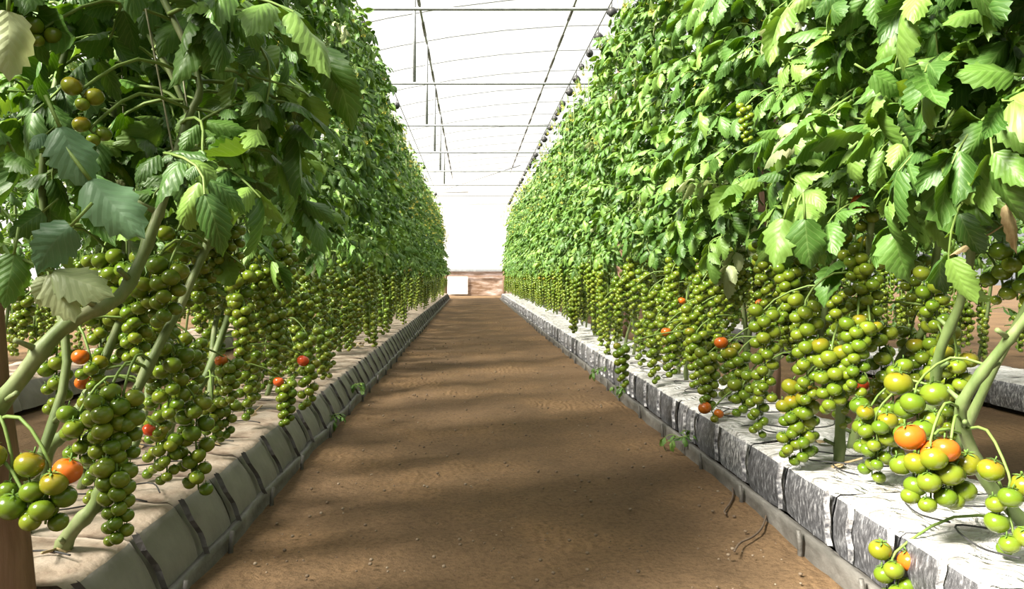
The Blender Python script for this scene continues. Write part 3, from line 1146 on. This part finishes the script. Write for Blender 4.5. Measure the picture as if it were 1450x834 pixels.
HERO = {
    'R': [
        (2.01, [(1462, 748, 2.0), (1432, 722, 1.98), (1397, 681, 1.96), (1372, 628, 1.95), (1360, 586, 1.93), (1373, 552, 1.9), (1412, 501, 1.86), (1449, 455, 1.82), (1500, 380, 1.78), (1540, 300, 1.75)],
         'tomato plant with thick forked green stem bending out over a silver bag'),
        (2.38, [(1305, 690, 2.38), (1312, 650, 2.36), (1316, 607, 2.33), (1323, 550, 2.28), (1332, 495, 2.22), (1359, 431, 2.16), (1375, 360, 2.1), (1379, 297, 2.06)],
         'tomato plant with tall thick leaning stem beside the orange topped fruit truss'),
        (2.9, [(1205, 636, 2.9), (1220, 590, 2.86), (1236, 556, 2.8), (1261, 538, 2.75), (1278, 501, 2.7), (1308, 468, 2.6), (1315, 424, 2.55), (1330, 330, 2.5)],
         'tomato plant with a zigzag pale stem just past the thick leaning one'),
        (2.70, [(1188, 655, 2.7), (1190, 600, 2.7), (1191, 508, 2.68), (1204, 461, 2.66), (1221, 428, 2.62), (1231, 364, 2.6), (1234, 314, 2.58)],
         'tomato plant rising straight from a bare patch of white film on a silver bag'),
        (3.95, [(1048, 570, 3.97), (1055, 515, 3.95), (1062, 464, 3.9), (1079, 431, 3.85), (1095, 380, 3.8)],
         'tomato plant with a hooked pale stem just before the first post behind the bags'),
    ],
    'L': [
        (1.49, [(-90, 872, 1.49), (-40, 640, 1.49), (34, 529, 1.5), (77, 475, 1.52), (114, 448, 1.54), (168, 421, 1.58), (198, 371, 1.62), (218, 320, 1.64), (232, 280, 1.66), (255, 201, 1.68), (269, 161, 1.7), (279, 101, 1.72)],
         'tomato plant with thick stem sweeping across behind the thick near post'),
        (1.82, [(85, 783, 1.82), (102, 751, 1.8), (134, 716, 1.8), (147, 681, 1.8), (166, 620, 1.82), (190, 560, 1.86), (230, 480, 1.9), (270, 400, 2.0), (300, 300, 2.05)],
         'tomato plant with slanting stem rooted in the near end of the dull grey bags'),
        (2.05, [(52, 738, 2.05), (67, 642, 2.1), (95, 610, 2.1), (123, 558, 2.15), (160, 480, 2.2), (185, 390, 2.25)],
         'tomato plant rooted at the rear of a dull grey bag behind the long truss'),
        (2.9, [(232, 638, 2.88), (247, 589, 2.9), (286, 543, 3.0), (312, 480, 3.1), (335, 400, 3.15)],
         'tomato plant with leaning stem above the truss with one red tomato'),
    ],
}
NEAR_END = 8.6
for side, row in (('L', 'shaded'), ('R', 'sunlit')):
    group = 'tomato plants of the %s row' % row
    for (y, path, lab) in HERO[side]:
        near_plant(side, y, lab, group, hero=path, trusses=6, leaves=88 if side == 'L' else 70, z0=1.05 if side == 'L' else 0.98)
    y = 3.3 if side == 'L' else 3.2
    k = 0
    while y < NEAR_END:
        near_plant(side, y, 'staked tomato plant of the %s row, %s beyond the near thick stems' % (row, nth(k)), group,
                   trusses=7 if side == 'R' and y < 4.6 else 10)
        y += 0.40 + R.uniform(-0.04, 0.04)
        k += 1
    while y < 28.8:
        far_plant((-1.14 if side == 'L' else 1.43) + R.uniform(-0.05, 0.05), y, 1 if side == 'L' else -1,
                  'far tomato plant in the distant leafy stretch of the %s row' % row, 'distant tomato plants of the %s row' % row)
        y += 0.40 + R.uniform(-0.04, 0.04)
    xb = -3.13 if side == 'L' else 3.6
    y = 1.6
    while y < 22:
        far_plant(xb + R.uniform(-0.08, 0.08), y, 1 if side == 'L' else -1,
                  'half hidden tomato plant in the next row behind the %s row' % row, 'tomato plants behind the %s row' % row)
        y += 0.5

# outer rows and near stretch outside the frame, added to block stray light
for x0, lab in ((-5.1, 'dense tomato vines added beyond the next row to block light on the shaded side'), (5.8, 'dense tomato vines added beyond the next row to block light on the sunlit side')):
    m = MB()
    rr = random.Random(int(x0 * 10))
    y = -3.0
    while y < END - 1:
        stem = lambda z, y=y: Vector((rr.uniform(-0.1, 0.1), y + rr.uniform(-0.2, 0.2), z))
        for p, az, pit, sc, roll, small in canopy_spots(rr, 24, 0.15, 3.1, stem, 1 if x0 < 0 else -1):
            m.add(MID_LEAF[0] if small else rr.choice(MID_LEAF), leaf_matrix(p, az, pit, sc * 1.5, roll), rnd=rr.random())
        y += 0.55
    o = m.build('added_vines', [LEAF, STALK])
    o.location = (x0, 0, 0.1)
    tag(o, lab, 'vines', kind='stuff')
for x0, row in ((-1.13, 'shaded'), (1.41, 'sunlit'), (-3.13, 'shaded'), (3.6, 'sunlit')):  # unseen plants added for shade, with a gap letting sun reach the near bags
    y = -3.4
    while y < (-0.4 if x0 == -1.13 else 1.0 if abs(x0) < 2 else 1.5):
        far_plant(x0, y, 1 if x0 < 0 else -1, 'added tomato plant outside the view that shapes the light on the %s side' % row, 'added tomato plants out of view on the %s side' % row)
        y += 0.55

# leafy tops that lean into the picture from plants whose feet are out of view
for side, row, ys in (('L', 'shaded', (1.25, 1.95, 2.35, 2.7)), ('R', 'sunlit', (1.5, 2.2))):
    for k, y in enumerate(ys):
        near_plant(side, y, '%s of the leafy tomato plants standing among the near thick stems of the %s row' % (nth(k), row),
                   'tomato plants of the %s row' % row, trusses=6 if side == 'L' else 2, leaves=80, z0=1.1)


# ------------------------------------------------------------------ the trusses one can tell apart
def hero_truss(side, x, y0, y1, Y, dpx, ripe='', dens=0.46, seed=0):
    top = P(x, y0, Y)
    L = (y1 - y0) / FPX * Y
    d = dpx / FPX * Y
    best = None
    for pl, f, sd, by in plants:
        if sd != side:
            continue
        q = f(top.z + 0.06)
        dist = (q - top).length
        if best is None or dist < best[0]:
            best = (dist, pl, q)
    rr = random.Random(int(x * 7 + y0) + seed)
    make_truss(best[1], top, L, d, dens, rr, best[2], ripe, drift=Vector((rr.uniform(-0.012, 0.012), 0, 0)))


for q in [
    ('R', 1115, 380, 490, 2.9, 17, '', 0.36), ('R', 1101, 440, 495, 2.88, 14, '', 0.5),
    ('R', 1135, 548, 652, 2.6, 23, 'tttt', 0.36), ('R', 1122, 575, 650, 2.6, 20, 'tg', 0.45),
    ('R', 1178, 490, 580, 2.5, 25, 'tt', 0.36), ('R', 1214, 458, 555, 2.45, 21, '', 0.36), ('R', 1232, 455, 470, 2.45, 20, 'tt', 0.5),
    ('R', 1241, 585, 656, 2.35, 25, 'ttgg', 0.42), ('R', 1232, 545, 600, 2.6, 20, 'rtt', 0.5), ('R', 1262, 600, 650, 2.4, 24, 'tg', 0.45),
    ('R', 1318, 622, 712, 1.85, 39, 'oott', 0.34), ('R', 1345, 640, 705, 1.86, 38, 'ot', 0.42), ('R', 1296, 660, 700, 1.87, 34, '', 0.5),
    ('R', 1268, 782, 845, 1.93, 32, 'to', 0.36), ('R', 1298, 545, 640, 2.1, 36, 't', 0.40), ('R', 1355, 500, 560, 2.25, 25, 'tt', 0.42),
    ('R', 1340, 530, 570, 2.3, 26, '', 0.5), ('R', 1428, 670, 715, 1.75, 36, 'tt', 0.40), ('R', 1432, 742, 780, 1.75, 32, '', 0.40),
    ('R', 1438, 355, 425, 2.0, 28, '', 0.40), ('R', 1418, 395, 425, 2.05, 22, '', 0.5), ('R', 1211, 335, 388, 2.65, 24, 'tt', 0.42),
    ('R', 1235, 285, 320, 2.6, 24, 'rt', 0.5), ('R', 1052, 545, 585, 3.3, 19, '', 0.40), ('R', 1046, 500, 560, 3.35, 17, 'tg', 0.40),
    ('R', 1032, 485, 515, 3.4, 19, 'ot', 0.42), ('R', 1003, 500, 580, 3.5, 16, '', 0.34), ('R', 1010, 578, 592, 3.45, 17, 'oot', 0.42),
    ('R', 986, 470, 550, 3.8, 15, 't', 0.34), ('R', 1290, 470, 540, 2.7, 18, '', 0.40), ('R', 1310, 490, 560, 2.6, 22, 't', 0.4),
    ('R', 952, 470, 530, 4.2, 14, 'o', 0.36), ('R', 880, 490, 545, 4.0, 12, 't', 0.4), ('R', 1190, 420, 470, 3.0, 18, '', 0.4),
    ('R', 1316, 175, 200, 2.2, 16, '', 0.4), ('R', 1055, 150, 200, 3.2, 11, '', 0.4),
    ('L', 16, 645, 690, 1.46, 42, 'tt', 0.46), ('L', 70, 655, 742, 1.44, 40, 'tot', 0.36), ('L', 42, 715, 735, 1.43, 40, '', 0.5),
    ('L', 150, 568, 670, 1.75, 30, '', 0.32), ('L', 175, 555, 660, 1.78, 30, 'g', 0.34), ('L', 112, 585, 650, 1.80, 29, '', 0.36),
    ('L', 165, 662, 765, 1.74, 27, 'g', 0.30), ('L', 240, 375, 455, 1.85, 28, '', 0.36), ('L', 210, 385, 445, 1.88, 27, '', 0.38),
    ('L', 222, 608, 612, 2.1, 18, 'rtg', 0.2), ('L', 238, 615, 680, 2.2, 22, 'tg', 0.38), ('L', 268, 640, 680, 2.25, 20, 'gt', 0.38),
    ('L', 300, 565, 625, 2.75, 18, 't', 0.34), ('L', 322, 570, 620, 2.8, 17, 't', 0.38), ('L', 310, 310, 390, 2.3, 19, '', 0.34),
    ('L', 330, 320, 380, 2.32, 18, '', 0.4), ('L', 128, 505, 545, 2.0, 24, 'ot', 0.40), ('L', 118, 125, 150, 1.55, 30, 'tt', 0.5),
    ('L', 132, 178, 200, 1.57, 26, 't', 0.5), ('L', 250, 330, 350, 2.0, 26, '', 0.5), ('L', 330, 98, 105, 2.4, 18, 't', 0.4),
    ('L', 400, 170, 200, 2.8, 16, 't', 0.5), ('L', 325, 510, 570, 2.7, 18, 'o', 0.34), ('L', 404, 540, 600, 3.2, 15, 'r', 0.32),
    ('L', 290, 350, 430, 2.4, 20, '', 0.36), ('L', 195, 400, 520, 2.05, 24, '', 0.36), ('L', 225, 480, 570, 2.3, 20, 't', 0.36),
    ('L', 345, 430, 520, 3.0, 16, '', 0.36), ('L', 35, 420, 470, 2.4, 14, '', 0.40), ('L', 275, 480, 560, 2.5, 19, '', 0.36),
    ('L', 370, 380, 470, 3.1, 15, '', 0.36), ('L', 390, 440, 540, 3.3, 14, 't', 0.36), ('L', 438, 510, 575, 3.3, 16, 'rt', 0.4),
    ('L', 360, 170, 230, 2.7, 12, '', 0.4), ('L', 62, 40, 60, 1.6, 30, '', 0.5),
]:
    hero_truss(*q)

# ------------------------------------------------------------------ the large single leaves one can tell apart
def big_leaf(seed, length, width):
    rr = random.Random(seed)
    m = MB()
    m.r = 0.2
    m.tube([(-0.06, 0, 0.02), (-0.02, 0, 0.006), (0, 0, 0)], 0.0035, 5, 1)
    leaflet(m, Matrix.Identity(4), length, width, 11, 6, rr.uniform(0.3, 0.8), 0.18, rr)
    return m


BIG = [big_leaf(i, 0.125, 0.085) for i in range(4)]
BIGM = {'n': [b.mesh('leaf', [LEAF, STALK]) for b in BIG], 'g': [b.mesh('leaf', [GREYLEAF, STALK]) for b in BIG],
        'p': [b.mesh('leaf', [PALE, STALK]) for b in BIG], 'd': [b.mesh('leaf', [DRY, DRY]) for b in BIG]}


def hero_leaf(side, x, y, x2, y2, Y, kind, k=0, tilt=0.5):
    """leaf blade from (x, y) to its tip (x2, y2), its face turned to the aisle"""
    a, b = P(x, y, Y), P(x2, y2, Y - 0.03)
    d = b - a
    to_cam = (Vector((0, 0, EYE + 0.4)) - a).normalized()
    n = (to_cam * tilt + Vector((0, 0, 1)) * (1 - tilt)).normalized()
    M = frame(a, d, n) @ Matrix.Scale(d.length / 0.118, 4)
    best = min((p for p in plants if p[2] == side), key=lambda p: (p[1](a.z) - a).length)
    if kind == 'd':
        M = M @ Matrix.Diagonal((1, 0.38, 1.5, 1))
    o = put('leaf', BIGM[kind][k % 4], best[0], Matrix.Translation(-best[0].location) @ M)
    if kind != 'n':
        o['label'] = {'g': 'broad grey-green leaf', 'p': 'pale yellowing leaf', 'd': 'dry brown curled leaf'}[kind]


for q in [
    ('L', 85, 180, 125, 250, 1.45, 'g', 0, 0.75), ('L', 65, 190, 40, 205, 1.46, 'g', 1, 0.7), ('L', 128, 255, 192, 325, 1.45, 'g', 1, 0.8),
    ('L', 100, 320, 30, 378, 1.42, 'g', 2, 0.8), ('L', 75, 385, 145, 402, 1.44, 'p', 0, 0.8), ('L', 72, 388, 98, 448, 1.44, 'p', 1, 0.8), ('L', 70, 390, 50, 430, 1.44, 'p', 2, 0.8),
    ('L', 12, 15, 12, 100, 1.42, 'p', 3, 0.8), ('L', 20, 360, 5, 430, 1.43, 'n', 3, 0.7), ('L', 60, 300, 10, 330, 1.5, 'n', 3, 0.7),
    ('R', 1140, 310, 1145, 378, 2.35, 'n', 0, 0.7), ('R', 1110, 310, 1090, 370, 2.4, 'n', 1, 0.7), ('R', 1265, 330, 1285, 402, 2.2, 'n', 2, 0.75),
    ('R', 1340, 240, 1350, 330, 1.95, 'n', 3, 0.75), ('R', 1375, 240, 1390, 300, 1.95, 'n', 1, 0.75), ('R', 1310, 255, 1325, 300, 2.0, 'n', 2, 0.75),
    ('R', 1425, 290, 1445, 352, 1.8, 'd', 0, 0.6), ('R', 1395, 335, 1352, 345, 1.95, 'd', 1, 0.6), ('R', 1235, 105, 1290, 125, 2.1, 'n', 0, 0.7),
    ('R', 1420, 185, 1385, 235, 1.85, 'n', 2, 0.7), ('R', 1300, 90, 1360, 60, 2.0, 'n', 2, 0.6),
    ('R', 1390, 15, 1340, 20, 1.8, 'n', 1, 0.6), ('R', 1435, 105, 1375, 80, 1.75, 'n', 0, 0.6),
]:
    hero_leaf(*q)

# ------------------------------------------------------------------ drip tubes, strands, debris
def strand(name, pts, r, mat, label, cat, group=None):
    c = Vector(pts[0])
    m = MB()
    m.tube(smooth_path([Vector(p) - c for p in pts], 5), r, 5)
    o = m.build(name, mat)
    o.location = c
    return tag(o, label, cat, group)


for i, y in enumerate(RBAG_Y[1:14]):
    rr = random.Random(i + 900)
    yy = y + rr.uniform(0, 0.2)
    z = 0.222
    pts = [(1.58, yy + 0.2, z), (1.45 + rr.uniform(-0.05, 0.05), yy + 0.05, z + 0.004), (1.32, yy + rr.uniform(-0.06, 0.1), z + 0.006),
           (1.22, yy + 0.12 + rr.uniform(-0.05, 0.05), z), (1.15 + rr.uniform(-0.03, 0.05), yy - 0.02, z), (1.2, yy - 0.12, z + 0.01)]
    strand('drip_tube', pts, 0.0026, BLACK, 'thin dark drip tube curling on the %s silver bag from the near end' % nth(i + 1), 'drip tube', 'drip tubes on the silver bags')
for i, y in enumerate(LBAG_Y[1:12]):
    rr = random.Random(i + 950)
    yy = y + rr.uniform(0, 0.2)
    z = 0.222
    pts = [(-1.4, yy + 0.15, z), (-1.25, yy + 0.02, z + 0.005), (-1.1, yy + rr.uniform(-0.05, 0.1), z + 0.006), (-0.98, yy + 0.1, z), (-0.9, yy + rr.uniform(-0.03, 0.1), z)]
    strand('drip_tube', pts, 0.0024, BLACK, 'thin dark drip tube lying on the %s dull grey bag from the near end' % nth(i + 1), 'drip tube', 'drip tubes on the dull grey bags')
DRYSTEM = simple('dry_strand', [(0.3, (0.07, 0.05, 0.035)), (0.7, (0.14, 0.10, 0.07))], 20, 0.8, 0)


def on_ground(x, y, h=0.012):
    Y = EYE * FPX / (y - VY)
    p = P(x, y, Y)
    return (p.x, p.y, h)


strand('dry_strand', [on_ground(1036, 688), on_ground(1038, 705), on_ground(1034, 717), on_ground(1026, 728), on_ground(1028, 733)], 0.0035, DRYSTEM, 'short curled dry stem on the path below the silver bags', 'dry stem')
strand('dry_strand', [on_ground(1086, 732), on_ground(1079, 752), on_ground(1066, 765), on_ground(1048, 774), on_ground(1040, 786)], 0.0035, DRYSTEM, 'longer hooked dry stem on the path nearest the gutter strip', 'dry stem')

m = MB()
rr = random.Random(77)
for k in range(900):
    y = 1.7 + 9 * rr.random() ** 2
    x = rr.uniform(-0.7, 0.98)
    r = rr.choice((0.002, 0.003, 0.003, 0.004, 0.006)) * (1 + 0.06 * y)
    m.r = rr.random()
    m.ball((x, y, 0.004), r, r * 0.7, 5, 4)
tag(m.build('pebbles', PEBBLE), 'small pale and dark crumbs of grit scattered over the soil path', 'grit', kind='stuff')

# fallen dry leaflets on the bag tops
rr = random.Random(5)
FALLEN = [big_leaf(40 + i, 0.07, 0.045).mesh('dry_leaf', [DRY, DRY]) for i in range(3)]
for side, row, xs, cnt in (('L', 'dull grey', (-1.35, -0.92), 26), ('R', 'silver', (1.16, 1.5), 14)):
    for k in range(cnt):
        o = put('fallen_leaf', rr.choice(FALLEN))
        o.location = (rr.uniform(*xs), 1.75 + 5.5 * rr.random() ** 1.5, 0.222)
        o.rotation_euler = (rr.uniform(-0.3, 0.3), rr.uniform(-0.3, 0.3), rr.uniform(0, 6.28))
        tag(o, 'small dry brown leaf lying on the %s bags' % row, 'fallen leaf', 'fallen leaves on the %s bags' % row)

# small weeds that sprout between the bags and the gutter strip
for k, (x, y, z, lab) in enumerate((
        (1.02, 3.75, 0.06, 'small green weed sprouting low against the silver bags nearer the first post'),
        (1.03, 5.3, 0.07, 'small green weed sprouting low against the silver bags, past two posts'),
        (1.03, 6.1, 0.10, 'leafy green weed beside the silver bags where the row grows distant'),
        (-0.76, 4.3, 0.06, 'small green weed sprouting at the foot of the dull grey bags'),
        (-0.78, 5.2, 0.10, 'second green weed on the dull grey bags, farther along the row'))):
    w = empty('weed', (x, y, z))
    tag(w, lab, 'weed')
    rr = random.Random(k + 70)
    for j in range(5):
        put('leaf', rr.choice(SMALL_MESH), w, leaf_matrix(Vector((0, 0, 0)), j * 1.26 + rr.uniform(-0.4, 0.4), rr.uniform(-0.1, 0.6), rr.uniform(0.5, 0.75)))
